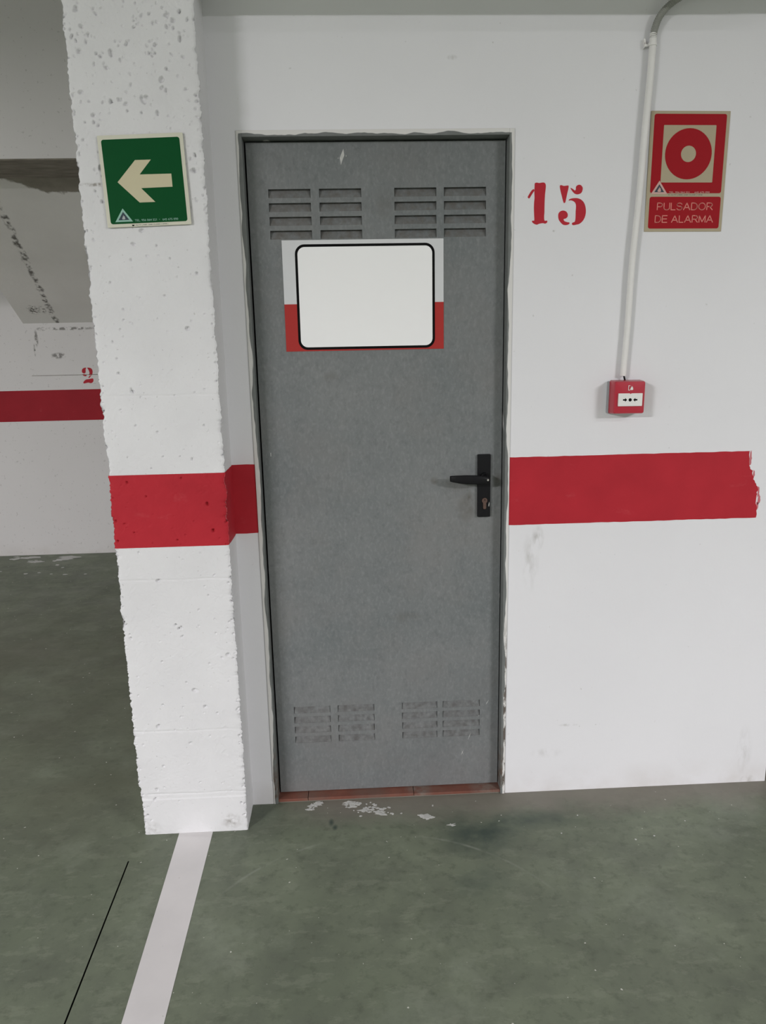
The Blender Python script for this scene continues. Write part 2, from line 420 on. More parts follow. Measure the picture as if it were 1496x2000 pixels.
# parking bay line
sl0, sl1 = (-0.5644, -0.5462), (-0.4606, -0.4511)
def lx(pair, y): return pair[0] + (pair[1]-pair[0])*(-0.135-y)/0.677
m = MB()
m.prism([(lx(sl0, -0.12), -0.12), (lx(sl1, -0.12), -0.12), (lx(sl1, -3.4), -3.4), (lx(sl0, -3.4), -3.4)], 0.0, 0.0008, lambda p, z: (p[0], p[1], z))
o = m.build('painted_line', M_line, floor); tag(o, 'white painted parking line on the floor')
SPL = [
 [(-0.1743,-0.0431),(-0.1668,-0.0193),(-0.1501,-0.006),(-0.1235,-0.0059),(-0.1259,-0.0225),(-0.1489,-0.0305),(-0.1596,-0.049)],
 [(-0.0648,-0.0075),(-0.0325,-0.0071),(0.0084,-0.0202),(-0.0006,-0.0323),(-0.0269,-0.0401),(-0.0472,-0.0238)],
 [(-0.0241,-0.0596),(0.0019,-0.0549),(0.0313,-0.0348),(0.0433,-0.0259),(0.06,-0.0468),(0.0947,-0.0495),(0.1009,-0.0626),(0.085,-0.0681),(0.1039,-0.0885),(0.0641,-0.0854),(0.0359,-0.0738),(0.0016,-0.0683)],
 [(0.1875,-0.0997),(0.2113,-0.1016),(0.2352,-0.1174),(0.2094,-0.12),(0.1904,-0.1111)],
 [(0.2808,-0.1574),(0.2911,-0.1519),(0.2874,-0.1624)],
 [(-2.6342,3.30),(-2.4142,3.263),(-2.2776,3.1632),(-2.2438,3.105),(-2.3033,3.0986),(-2.4094,3.1789),(-2.523,3.2201),(-2.621,3.2738)],
 [(-2.1763,3.1293),(-2.1234,3.1861),(-2.0872,3.2519),(-2.1006,3.164),(-2.1567,3.1162)]]
def ragged(pts, amp, sub=6, seed=1):
    rr = random.Random(seed); c = [sum(p[i] for p in pts)/len(pts) for i in (0, 1)]
    out = []
    for p in spline(pts, sub):
        k = 1 + rr.uniform(-amp, amp)
        out.append((c[0]+(p[0]-c[0])*k, c[1]+(p[1]-c[1])*k))
    return out
def inside(p, poly):
    c = False
    for i in range(len(poly)):
        (x0, y0), (x1, y1) = poly[i-1], poly[i]
        if (y0 > p[1]) != (y1 > p[1]) and p[0] < (x1-x0)*(p[1]-y0)/(y1-y0)+x0: c = not c
    return c
rr = random.Random(5)
for i, s in enumerate(SPL):      # each splash is a cluster of ragged flakes
    x0, x1 = min(p[0] for p in s), max(p[0] for p in s); y0, y1 = min(p[1] for p in s), max(p[1] for p in s)
    big = 4.0 if i > 4 else 1.0
    nfl = 1 if i == 4 else (16 if i > 4 else 34)
    mm = MB(); k = 0
    while k < nfl:
        p = (rr.uniform(x0, x1), rr.uniform(y0, y1))
        if not inside(p, s): continue
        k += 1
        a0 = rr.uniform(0.6, 1.0)*0.0085*big*(1.6 if k < 5 else 0.8)
        ex = rr.uniform(0.7, 2.0); ph = rr.uniform(0, 3)
        fl = [(p[0]+a0*ex*rr.uniform(0.15, 1.15)*math.cos(t+ph), p[1]+a0*0.75*rr.uniform(0.15, 1.15)*math.sin(t+ph)) for t in [q*math.tau/9 for q in range(9)]]
        mm.prism(fl, 0.0, 0.0009+0.00003*k, lambda p, z: (p[0], p[1], z))
    mm.build('paint_splash', M_splash, floor)
for i in range(26):       # crumbs of dried paint: near the threshold, along the wall and by the far wall
    if i < 12: x, y, r = rr.uniform(-0.15, 0.25), rr.uniform(-0.10, -0.02), rr.uniform(0.002, 0.005)
    elif i < 18: x, y, r = rr.uniform(0.5, 1.3), rr.uniform(-0.35, -0.03), rr.uniform(0.002, 0.004)
    else: x, y, r = rr.uniform(-2.6, -1.75), rr.uniform(2.75, 3.15), rr.uniform(0.008, 0.022)
    s = [(x+r*rr.uniform(0.5, 1.3)*math.cos(a), y+r*rr.uniform(0.4, 1.0)*math.sin(a)) for a in [k*math.tau/6 for k in range(6)]]
    MB().prism(s, 0.0, 0.0012, lambda p, z: (p[0], p[1], z)).build('paint_splash', M_splash, floor)

# front wall with the door opening
m = MB()
xs = [CX1-0.30, DOOR[0], DOOR[1], WR]; zs = [0, DOOR[2], CEIL]
for yy in (0.0, 0.14):
    for i in range(3):
        for j in range(2):
            if i == 1 and j == 0: continue
            m.face((xs[i], yy, zs[j]), (xs[i+1], yy, zs[j]), (xs[i+1], yy, zs[j+1]), (xs[i], yy, zs[j+1]))
m.face((DOOR[0], 0, 0), (DOOR[0], 0.14, 0), (DOOR[0], 0.14, DOOR[2]), (DOOR[0], 0, DOOR[2]))
m.face((DOOR[1], 0, 0), (DOOR[1], 0.14, 0), (DOOR[1], 0.14, DOOR[2]), (DOOR[1], 0, DOOR[2]))
m.face((DOOR[0], 0, DOOR[2]), (DOOR[1], 0, DOOR[2]), (DOOR[1], 0.14, DOOR[2]), (DOOR[0], 0.14, DOOR[2]))
m.face((WR, 0, 0), (WR, 0.14, 0), (WR, 0.14, CEIL), (WR, 0, CEIL))
m.face((xs[0], 0, 0), (xs[0], 0.14, 0), (xs[0], 0.14, CEIL), (xs[0], 0, CEIL))
wall_front = m.build('wall_front', M_wall)
tag(wall_front, 'white painted wall around the grey door', kind='structure')

def wall(name, x0, x1, y0, y1, z0, z1, mat, label):
    return tag(MB().box(x0, x1, y0, y1, z0, z1).build(name, mat), label, kind='structure')
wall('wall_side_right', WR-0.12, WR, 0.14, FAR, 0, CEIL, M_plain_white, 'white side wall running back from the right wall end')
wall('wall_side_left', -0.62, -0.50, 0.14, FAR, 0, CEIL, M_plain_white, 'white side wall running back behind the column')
wall_far = wall('wall_far', -8.2, 7.7, FAR, FAR+0.15, 0, CEIL, M_far, 'white far wall with a red stripe beyond the column')
wall('wall_left', -8.35, -8.2, -10.2, FAR+0.15, 0, CEIL, M_plain_white, 'white garage wall at the far left')
wall('wall_right', 7.7, 7.85, -10.2, FAR+0.15, 0, CEIL, M_plain_white, 'white garage wall at the far right')
wall('wall_back', -8.35, 7.85, -10.35, -10.2, 0, CEIL, M_plain_white, 'white garage wall behind the viewer')
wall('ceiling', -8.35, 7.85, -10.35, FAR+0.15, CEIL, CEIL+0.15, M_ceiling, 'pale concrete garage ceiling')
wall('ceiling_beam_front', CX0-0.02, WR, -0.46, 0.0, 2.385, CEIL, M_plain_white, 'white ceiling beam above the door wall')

# red stripe on the front wall, right of the door
ZT, ZB = 1.1292, 0.9189
wy = lambda p, y: (p[0], y, p[1])
m = MB()
end = [(1.2232,1.1292),(1.2255,1.0829),(1.2365,1.0683),(1.2421,1.0409),(1.2551,1.0213),(1.2593,1.0098),(1.2563,0.9889),(1.2606,0.94),(1.2607,0.9189)]
rr = random.Random(3)
end2 = []
for i in range(len(end)-1):
    for k in range(4):
        t = k/4; end2.append((end[i][0]*(1-t)+end[i+1][0]*t + (rr.uniform(-0.0025, 0.0025) if i+k else 0), end[i][1]*(1-t)+end[i+1][1]*t))
end2.append(end[-1])
top = [(0.4815 + (1.2232-0.4815)*k/40, ZT + rr.uniform(-0.0007, 0.0007)) for k in range(40)]
bot = [(1.2607 - (1.2607-0.4800)*k/40, ZB + rr.uniform(-0.0007, 0.0007)) for k in range(1, 41)]
m.prism(top+end2+bot, 0.0, -0.0006, wy)
st = m.build('painted_stripe', M_red, wall_front); tag(st, 'red stripe with a brushed right end')
for x, z, w, h in ((1.2285, 1.106, 0.007, 0.042), (1.243, 1.058, 0.006, 0.022), (1.2625, 1.000, 0.006, 0.03), (1.2665, 0.975, 0.008, 0.028), (1.2625, 0.955, 0.008, 0.024)):
    s = [(x-w/2, z-h/2), (x+w*0.2, z-h/2.6), (x+w/2, z), (x+w*0.1, z+h/2), (x-w/2, z+h/2.4)]
    MB().prism(ragged(s, 0.25, 3, int(x*1e4)), 0.0, -0.0004, wy).build('brush_streak', M_red_dry, wall_front)
# stripe between column and door
m = MB(); s = [(CX1, ZT), (-0.31, ZT+0.001), (-0.2835, ZT), (-0.2832, ZB+0.006), (-0.2845, ZB+0.001), (-0.32, ZB-0.0005), (CX1, ZB)]
m.prism(s, 0.0, -0.0006, wy).build('painted_stripe', M_red, wall_front)
MB().box(CX1, -0.2845, -0.0022, 0, 0, 0.083).build('plaster_patch', M_wall, wall_front, 0.0008)

DIG15 = {
 'one': [(0.5411,1.9022),(0.5463,1.9043),(0.5533,1.9032),(0.5655,1.9044),(0.5709,1.9011),(0.5725,1.893),(0.5707,1.8719),(0.5701,1.8491),(0.5702,1.8262),(0.5696,1.8131),(0.5713,1.8032),(0.5778,1.8034),(0.5788,1.7989),(0.5736,1.7952),(0.5665,1.7966),(0.5559,1.7951),(0.5489,1.7927),(0.54,1.7961),(0.535,1.8012),(0.5372,1.8039),(0.5416,1.8044),(0.5409,1.82),(0.54,1.8364),(0.5402,1.8527),(0.5411,1.8641),(0.5403,1.8788),(0.5406,1.8933)],
 'flag': [(0.5371,1.8872),(0.5402,1.8836),(0.5348,1.8756),(0.528,1.8651),(0.5254,1.863),(0.5218,1.866),(0.5252,1.8732),(0.5311,1.8821)],
 'a': [(0.6122,1.8942),(0.6156,1.897),(0.6235,1.8948),(0.6323,1.8956),(0.6372,1.8947),(0.6364,1.8858),(0.6338,1.8744),(0.6313,1.8614),(0.6288,1.8509),(0.6249,1.8501),(0.6221,1.8567),(0.6182,1.8697),(0.6143,1.8828)],
 'b': [(0.6426,1.8893),(0.6492,1.8865),(0.6555,1.8823),(0.658,1.8855),(0.6587,1.8928),(0.6647,1.8971),(0.6717,1.8964),(0.6772,1.8902),(0.677,1.8821),(0.6734,1.8753),(0.6647,1.8721),(0.6567,1.8734),(0.6495,1.8791)],
 'c': [(0.6388,1.8561),(0.6413,1.8597),(0.6509,1.862),(0.6633,1.8619),(0.674,1.858),(0.6822,1.8502),(0.687,1.8395),(0.6889,1.8264),(0.6871,1.8132),(0.6813,1.8017),(0.6719,1.7936),(0.6622,1.7912),(0.6534,1.7902),(0.6497,1.7939),(0.6523,1.7972),(0.658,1.7996),(0.6598,1.8103),(0.6597,1.8267),(0.6602,1.8398),(0.6585,1.8481),(0.6539,1.853),(0.6459,1.8564)],
 'd': [(0.61,1.8191),(0.6142,1.8265),(0.6229,1.8296),(0.6318,1.8271),(0.6368,1.8204),(0.6367,1.813),(0.6315,1.8082),(0.6259,1.8066),(0.6279,1.8016),(0.6354,1.7987),(0.6425,1.7973),(0.6418,1.7932),(0.6339,1.7905),(0.625,1.7917),(0.6177,1.7976),(0.6113,1.8068)]}
DIG2 = {
 'a': [(-1.8964,1.3478),(-1.8918,1.3618),(-1.8784,1.3699),(-1.8642,1.3706),(-1.8685,1.3597),(-1.8701,1.3441),(-1.8744,1.3332),(-1.884,1.3312),(-1.8944,1.3368)],
 'b': [(-1.8564,1.3704),(-1.8408,1.37),(-1.8273,1.3635),(-1.8211,1.3477),(-1.8235,1.3305),(-1.8289,1.3175),(-1.8399,1.3168),(-1.8506,1.3201),(-1.8441,1.331),(-1.8463,1.3467),(-1.8513,1.3593)],
 'c': [(-1.8957,1.3243),(-1.8799,1.3255),(-1.8655,1.3189),(-1.8719,1.3112),(-1.8858,1.3137)],
 'd': [(-1.8461,1.3122),(-1.8356,1.3126),(-1.8411,1.3058),(-1.8513,1.2982),(-1.8547,1.3014)],
 'e': [(-1.8948,1.2661),(-1.8863,1.2785),(-1.8711,1.2882),(-1.8521,1.2903),(-1.8281,1.2945),(-1.8221,1.2912),(-1.822,1.2771),(-1.8294,1.2662),(-1.8425,1.2611),(-1.8578,1.2653),(-1.8737,1.2631),(-1.8898,1.2603)]}
def stencil(parts, y, name, parent, label):
    mm = MB()
    for s in parts: mm.prism(spline(s, 4), y, y-0.0005, wy)
    return tag(mm.build(name, M_stencil, parent), label)
stencil([DIG15['one'], DIG15['flag']], 0.0, 'stencil_digit', wall_front, 'red stencilled digit 1')
stencil([DIG15[k] for k in 'abcd'], 0.0, 'stencil_digit', wall_front, 'red stencilled digit 5')
stencil(list(DIG2.values()), FAR, 'stencil_digit', wall_far, 'red stencilled digit 2')
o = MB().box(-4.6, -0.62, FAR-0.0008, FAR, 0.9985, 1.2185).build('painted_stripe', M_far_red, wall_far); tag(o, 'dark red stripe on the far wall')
MB().box(-2.25, -0.62, FAR-0.0015, FAR, 1.3205, 1.3235).build('formwork_line', M_concrete, wall_far)

# far beam with a bare underside, stair flight beyond it
tag(MB().box(-8.2, -0.62, 1.87, 2.27, 2.42, CEIL).build('ceiling_beam_far', M_far), 'white ceiling beam beyond the column', kind='structure')
o = MB().box(-8.2, -0.62, 1.872, 2.268, 2.414, 2.42).build('bare_underside', M_concrete, bpy.data.objects['ceiling_beam_far'])
tag(o, 'unpainted dark concrete underside')
zs0, slope = 1.6846, 0.7003
def zst(y): return zs0 + slope*(FAR-y)
m = MB()
prof = [(FAR, zst(FAR)), (2.10, zst(2.10)), (2.10, zst(2.10)+0.22), (FAR, zst(FAR)+0.22)]
m.prism(prof, -2.2692, -0.62, lambda p, x: (x, p[0], p[1]))
tag(m.build('stair_soffit', M_soffit), 'cracked painted underside of a stair flight on the far wall', kind='structure')

# ------------------------------------------------------------------ column: rough board-marked concrete
RNG = np.random.default_rng(11)
def n1(t, seed):
    t = np.asarray(t, float); i = np.floor(t).astype(int); f = t-i; f = f*f*(3-2*f)
    h = lambda k: (np.sin(k*127.1+seed*311.7)*43758.5453) % 1.0
    return (h(i)*(1-f)+h(i+1)*f)*2-1
pits = []
for k in range(520):
    zz = RNG.uniform(0.02, 2.6) if k < 270 else 2.33-abs(RNG.normal(0, 0.30))
    pits.append((RNG.uniform(CX0+0.01, CX1-0.008), zz, min(0.0055, 0.0011+RNG.exponential(0.0010)), RNG.uniform(0.6, 2.0), RNG.uniform(0, 3.1)))
for (x, z, r) in ((-0.60, 2.19, 0.006), (-0.575, 2.08, 0.007), (-0.555, 2.085, 0.006), (-0.50, 2.055, 0.005), (-0.43, 2.155, 0.006), (-0.525, 2.21, 0.006), (-0.47, 2.19, 0.006), (-0.455, 2.19, 0.005), (-0.62, 1.845, 0.007), (-0.49, 1.735, 0.005), (-0.56, 1.70, 0.005)):
    pits.append((x, z, r*0.62, 0.9, 0.4))
for k in range(130):      # nicks along both arrises
    right = k % 2
    pits.append(((CX1-RNG.uniform(0.001, 0.010)) if right else (CX0+RNG.uniform(0.001, 0.010)), RNG.uniform(0.02, 2.36), RNG.uniform(0.0014, 0.0034), RNG.uniform(0.6, 1.4), RNG.uniform(0, 3.1)))
joints = [(1.345, 0.0011), (0.82, 0.0012), (0.345, 0.0011), (0.135, 0.0016), (1.885, 0.0008)]
def e_left(z):
    e = 0.0016*n1(z*55, 1)+0.0014*n1(z*150, 2)+0.0016*n1(z*23, 3)+0.0017*n1(z*260, 9)
    e = e + 0.006*np.clip(n1(z*38, 4)-0.62, 0, 1)*2
    return e + np.where(z < 0.16, 0.006*np.clip((0.16-z)/0.06, 0, 1), 0) - 0.004*np.exp(-((z-0.925)/0.008)**2)
def e_right(z):
    e = 0.0014*n1(z*60, 5)+0.0013*n1(z*165, 6)+0.0014*n1(z*25, 7)+0.0017*n1(z*270, 10)
    return e + 0.006*np.clip(n1(z*41, 8)-0.62, 0, 1)*2
def column_grid(zv, left_back, off=0.0):
    """rows of points: left side -> front -> right side"""
    zv = np.asarray(zv)
    ys_l = np.concatenate([np.linspace(left_back, -CD+0.03, 8) if left_back > -CD+0.03 else [], np.linspace(-CD+0.028, -CD+0.002, 9)])
    nf = int(round((CX1-CX0)/0.0021)); t = np.linspace(0, 1, nf+1)
    ys_r = np.concatenate([np.linspace(-CD+0.002, -CD+0.028, 9), np.linspace(-CD+0.03, 0.002, 8)])
    Z = zv[:, None]; eL = e_left(zv)[:, None]; eR = e_right(zv)[:, None]
    # front
    x = (CX0+eL)*(1-t)[None, :] + (CX1-eR)*t[None, :]
    y = np.full_like(x, -CD)
    z = np.repeat(Z, nf+1, 1)
    y += 0.0006*n1(z*5+n1(x*9, 21)*1.3, 22) + 0.0005*n1(x*130+n1(z*90, 31)*2, 23)*n1(z*120+n1(x*80, 32)*2, 24)
    for px, pz, r, asp, ang in pits:
        if pz < zv[0]-0.02 or pz > zv[-1]+0.02: continue
        i0, i1 = np.searchsorted(zv, [pz-0.018, pz+0.018])
        if i1 <= i0: continue
        dx = x[i0:i1]-px; dz = z[i0:i1]-pz
        a = (dx*math.cos(ang)+dz*math.sin(ang))/(r*asp); b = (-dx*math.sin(ang)+dz*math.cos(ang))/r
        q = a*a+b*b+0.5*n1(dx*900+px*77, 41)*n1(dz*900+pz*55, 42)
        y[i0:i1] += np.clip((1.2-q)*1.6, 0, 1)*min(0.008, r*1.9)
    for jz, d in joints:
        y += d*np.exp(-((z-jz-0.002*n1(x*12, 51))/0.0022)**2)*np.clip(0.7+n1(x*35+jz*9, 52), 0, 1.6)
    y -= np.where(z < 0.12, 0.0020, 0)
    dl = (x-CX0-eL); dr = (CX1-eR-x)
    y += 0.0030*np.exp(-dl/0.003)+0.0030*np.exp(-dr/0.003)
    y += np.clip(n1(z*48, 61)-0.35, 0, 1)*0.008*np.exp(-dl/0.007)+np.clip(n1(z*52, 62)-0.35, 0, 1)*0.008*np.exp(-dr/0.007)
    y -= off
    # sides
    yl = np.repeat(ys_l[None, :], len(zv), 0); xl = CX0+eL*np.exp(-(yl+CD)/0.02)+0.0008*n1(np.repeat(Z, yl.shape[1], 1)*90+yl*60, 71)-off
    yr = np.repeat(ys_r[None, :], len(zv), 0); xr = CX1-eR*np.exp(-(yr+CD)/0.02)+0.0006*n1(np.repeat(Z, yr.shape[1], 1)*90+yr*60, 72)+off
    Xa = np.concatenate([xl, x, xr], 1); Ya = np.concatenate([yl, y, yr], 1); Za = np.repeat(Z, Xa.shape[1], 1)
    return Xa, Ya, Za
def grid_object(name, Xa, Ya, Za, mat, parent=None):
    nz, nu = Xa.shape
    co = np.stack([Xa, Ya, Za], -1).reshape(-1, 3)
    i = np.arange(nz-1)[:, None]*nu + np.arange(nu-1)[None, :]
    q = np.stack([i, i+1, i+nu+1, i+nu], -1).reshape(-1, 4)
    me = bpy.data.meshes.new(name)
    me.vertices.add(len(co)); me.vertices.foreach_set('co', co.ravel())
    me.loops.add(q.size); me.loops.foreach_set('vertex_index', q.ravel())
    me.polygons.add(len(q)); me.polygons.foreach_set('loop_start', np.arange(0, q.size, 4)); me.polygons.foreach_set('loop_total', np.full(len(q), 4))
    me.update(); me.validate()
    return link(name, me, mat, parent, True)
ZROWS = np.arange(0.0, 2.3851, 0.002)
column = grid_object('column', *column_grid(ZROWS, 0.30), M_column)
tag(column, 'rough white concrete column with chipped edges and a red stripe', kind='structure')
bar = grid_object('painted_stripe', *column_grid(ZROWS[459:565], -CD+0.012, 0.0007), M_red, column)
tag(bar, 'red stripe wrapped around the column')
MB().box(CX0+0.012, CX1-0.012, -CD+0.025, 0.30, 0, 2.384).build('column_core', M_column, column)

# ------------------------------------------------------------------ threshold
trim = MB().box(DOOR[0]+0.002, DOOR[1]-0.002, 0.004, 0.139, -0.02, 0.006).build('trim_1', M_concrete)
tag(trim, 'terracotta tiled threshold under the grey door', kind='structure')
for x0, x1, dz in ((-0.272, -0.172, 0.0), (-0.1705, 0.178, 0.0012), (0.1795, 0.470, -0.0004)):
    MB().box(x0, x1, 0.0, 0.13, 0.004, 0.0135+dz).build('threshold_tile', M_terra, trim, 0.0015)

# ------------------------------------------------------------------ door
door = empty('door_1', Matrix.Translation((0.1, 0.035, 0)))
tag(door, 'grey steel door with louvre vents and a black lever handle', kind='structure')
def door_part(o, parent=door):
    o.parent = parent
    o.matrix_parent_inverse = Matrix.Translation((-0.1, -0.035, 0)) if parent == door else Matrix.Identity(4)
    return o
# frame
FB = (-0.004, 0.085)
door_part(MB().box(-0.2832, -0.2685, FB[0], FB[1], 0.0, 2.0452).build('frame_jamb', M_frame, None, 0.0012))
door_part(MB().box(0.4675, 0.4815, FB[0], FB[1], 0.0, 2.0452).build('frame_jamb', M_frame, None, 0.0012))
door_part(MB().box(-0.2685, 0.4675, FB[0], FB[1], 2.0285, 2.0452).build('frame_head', M_frame, None, 0.0012))
m = MB().box(-0.2690, -0.2500, 0.078, 0.10, 0.012, 2.03).box(0.4490, 0.4680, 0.078, 0.10, 0.012, 2.03).box(-0.269, 0.468, 0.078, 0.10, 2.010, 2.03)
door_part(m.build('door_stop', M_cut))
# leaf with holes for the louvres
LX0, LX1, LZ0, LZ1, LY = -0.2635, 0.4642, 0.0185, 2.0235, 0.035
top_x = [(-0.206, -0.0895), (-0.0635, 0.0535), (0.1490, 0.2668), (0.2900, 0.4090)]
low_x = [(-0.206, -0.0895), (-0.0635, 0.0545), (0.1470, 0.2612), (0.2810, 0.4020)]
holes = []
for j in range(4):
    for a, b in top_x: holes.append((a, b, 1.9018-0.0368*j-0.0235, 1.9018-0.0368*j, 0.013, 0))
    for a, b in low_x: holes.append((a, b, 0.3235-0.0350*j-0.0230, 0.3235-0.0350*j, 0.0065, 1))
xs = sorted({LX0, LX1, *[h[0] for h in holes], *[h[1] for h in holes]})
zs = sorted({LZ0, LZ1, *[h[2] for h in holes], *[h[3] for h in holes]})
m = MB()
for i in range(len(xs)-1):
    for j in range(len(zs)-1):
        cx, cz = (xs[i]+xs[i+1])/2, (zs[j]+zs[j+1])/2
        if any(h[0] < cx < h[1] and h[2] < cz < h[3] for h in holes): continue
        m.face((xs[i], LY, zs[j]), (xs[i+1], LY, zs[j]), (xs[i+1], LY, zs[j+1]), (xs[i], LY, zs[j+1]))
B = LY+0.04
m.face((LX0, B, LZ0), (LX1, B, LZ0), (LX1, B, LZ1), (LX0, B, LZ1))
m.face((LX0, LY, LZ0), (LX1, LY, LZ0), (LX1, B, LZ0), (LX0, B, LZ0)); m.face((LX0, LY, LZ1), (LX1, LY, LZ1), (LX1, B, LZ1), (LX0, B, LZ1))
m.face((LX0, LY, LZ0), (LX0, LY, LZ1), (LX0, B, LZ1), (LX0, B, LZ0)); m.face((LX1, LY, LZ0), (LX1, LY, LZ1), (LX1, B, LZ1), (LX1, B, LZ0))
me = bpy.data.meshes.new('door_leaf'); me.from_pydata(m.v, [], m.f); me.update()
leaf = link('door_leaf', me, M_door); door_part(leaf)
for a, b, z0, z1, dep, kind in holes:
    m = MB()
    # pressed blade: deep at the top, flush at the bottom, with side cheeks
    y0, y1 = LY+0.0004, LY+dep
    pr = [(y0, z0), (y1, z1+0.002), (y1+0.0012, z1+0.002), (y0+0.0012, z0-0.0008)]
    m.prism(pr, a, b, lambda p, x: (x, p[0], p[1]))
    for x, w in ((a, -0.0008), (b, 0.0008)):
        m.prism([(LY, z1), (y1, z1), (y0, z0), (LY, z0)], x, x+w, lambda p, q: (q, p[0], p[1]))
    o = m.build('louvre', M_louvre_low if kind else M_louvre); o.parent = leaf
# paint chips and scratches on the leaf
chips = [[(0.0077,2.0055),(0.0098,1.9888),(0.0036,1.9744),(-0.0003,1.9634),(-0.0034,1.9817)], [(-0.0065,1.985),(-0.0085,1.980),(-0.0070,1.979)], [(0.0145,1.990),(0.0160,1.986),(0.0140,1.985)],
         [(-0.2392,1.158),(-0.2370,1.158),(-0.2372,1.147),(-0.2390,1.147)], [(0.4635,0.688),(0.4642,0.688),(0.4640,0.672),(0.4636,0.674)]]
for p, q in (((0.4324,0.3216),(0.4225,0.3043)), ((0.4021,0.2701),(0.3992,0.2638)), ((0.3739,0.2071),(0.3639,0.1796)), ((0.3491,0.1432),(0.3402,0.1253)), ((0.3431,0.1435),(0.3491,0.1268))):
    d = (Vector(q)-Vector(p)).normalized(); w = Vector((-d.y, d.x))*0.0008
    chips.append([tuple(Vector(p)+w*0.4), tuple((Vector(p)+Vector(q))/2+w), tuple(Vector(q)), tuple((Vector(p)+Vector(q))/2-w)])
for s in chips:
    o = MB().prism(s, LY, LY-0.0004, wy).build('paint_chip', M_splash); o.parent = leaf
# handle set
plate = MB().prism(rrect(0.3895, 0.4298, 0.9418, 1.1370, 0.003, 4), LY, LY-0.009, wy).build('handle_plate', M_black, None, 0.0012)
door_part(plate)
HX, HZ = 0.4135, 1.0660
m = MB().tube([(HX-0.003, LY-0.008, HZ+0.003), (HX-0.003, LY-0.026, HZ+0.003)], 0.0125, 20)
m.tube([(HX-0.003, LY-0.022, HZ+0.003), (HX-0.003, LY-0.052, HZ+0.002)], 0.0095, 16)
lv = []
for x, yc, h0, h1, th in ((0.4205, -0.050, 1.0590, 1.0710, 0.010), (0.4140, -0.051, 1.0540, 1.0745, 0.012), (0.3980, -0.052, 1.0525, 1.0785, 0.012), (0.3780, -0.052, 1.0520, 1.0805, 0.012),
                          (0.3500, -0.051, 1.0530, 1.0815, 0.011), (0.3250, -0.049, 1.0565, 1.0810, 0.010), (0.3060, -0.046, 1.0600, 1.0800, 0.009), (0.2995, -0.044, 1.0620, 1.0790, 0.007)):
    ring = [(x, LY+yc+math.cos(a)*th/2*abs(math.cos(a))**-0.4 if abs(math.cos(a)) > 1e-3 else LY+yc, (h0+h1)/2+math.sin(a)*(h1-h0)/2) for a in [k*math.tau/16+0.01 for k in range(16)]]
    lv.append(ring)
b0 = len(m.v)
for r in lv: m.v += r
for i in range(len(lv)-1):
    for k in range(16):
        k2 = (k+1) % 16
        m.f.append((b0+i*16+k, b0+i*16+k2, b0+(i+1)*16+k2, b0+(i+1)*16+k))
m.f.append(tuple(b0+k for k in range(16))); m.f.append(tuple(b0+(len(lv)-1)*16+k for k in range(16)))
lever = m.build('lever', M_black, None, 0, True); lever.parent = plate
o = MB().tube([(HX-0.001, LY-0.0555, HZ), (HX-0.001, LY-0.0590, HZ)], 0.0030, 14).build('screw', M_screw); o.parent = plate
cyl = MB()
prof = circle(0.4115, 0.9935, 0.0085, n=20)
keyh = [(p[0], p[1]) for p in prof if not (p[1] < 0.9885 and abs(p[0]-0.4115) < 0.0062)]
# euro profile: round head with a slim foot
head = [(0.4115+0.0085*math.cos(a), 0.9935+0.0085*math.sin(a)) for a in [math.radians(-55+290*k/18) for k in range(19)]]
foot = [(0.4115-0.0049, 0.9700), (0.4115-0.0030, 0.9672), (0.4115+0.0030, 0.9672), (0.4115+0.0049, 0.9700)]
cyl.prism(head+foot, LY-0.008, LY-0.0125, wy)
o = cyl.build('lock_cylinder', M_brass, None, 0.0006); o.parent = plate
o = MB().box(0.4108, 0.4128, LY-0.0129, LY-0.0120, 0.9935, 0.9985).build('keyhole', M_ink); o.parent = plate
o = MB().prism([(0.4225, 0.9730), (0.4262, 0.9895), (0.4268, 0.9820), (0.4255, 0.9735), (0.4240, 0.9790)], LY-0.009, LY-0.0094, wy).build('scratch', M_splash); o.parent = plate

# ------------------------------------------------------------------ things on flat surfaces
def face_frame(x, y, z, ang=0.0):
    """local x = right, local y = up, local z = towards the viewer"""
    return Matrix.Translation((x, y, z)) @ Matrix.Rotation(math.pi/2, 4, 'X') @ Matrix.Rotation(ang, 4, 'Z')
lz = lambda p, z: (p[0], p[1], z)
def slab(name, outline, z0, z1, mat, parent, bevel=0.0):
    return MB().prism(outline, z0, z1, lz).build(name, mat, parent, bevel)
def text(name, body, x0, x1, y0, y1, z, mat, parent, th=0.0003, bold=0.0):
    cu = bpy.data.curves.new(name, 'FONT'); cu.body = body; cu.offset = bold; cu.resolution_u = 3
    tmp = bpy.data.objects.new(name, cu); COL.objects.link(tmp)
    me = bpy.data.meshes.new_from_object(tmp)
    bpy.data.objects.remove(tmp, do_unlink=True); bpy.data.curves.remove(cu)
    bm = bmesh.new(); bm.from_mesh(me)
    r = bmesh.ops.extrude_face_region(bm, geom=bm.faces[:])
    for v in [g for g in r['geom'] if isinstance(g, bmesh.types.BMVert)]: v.co.z += 1.0
    lo = [min(v.co[i] for v in bm.verts) for i in (0, 1)]; hi = [max(v.co[i] for v in bm.verts) for i in (0, 1)]
    for v in bm.verts:
        v.co = (x0+(v.co.x-lo[0])/(hi[0]-lo[0])*(x1-x0), y0+(v.co.y-lo[1])/(hi[1]-lo[1])*(y1-y0), z+v.co.z*th)
    bmesh.ops.recalc_face_normals(bm, faces=bm.faces)
    bm.to_mesh(me); bm.free(); me.materials.clear()
    return link(name, me, mat, parent)

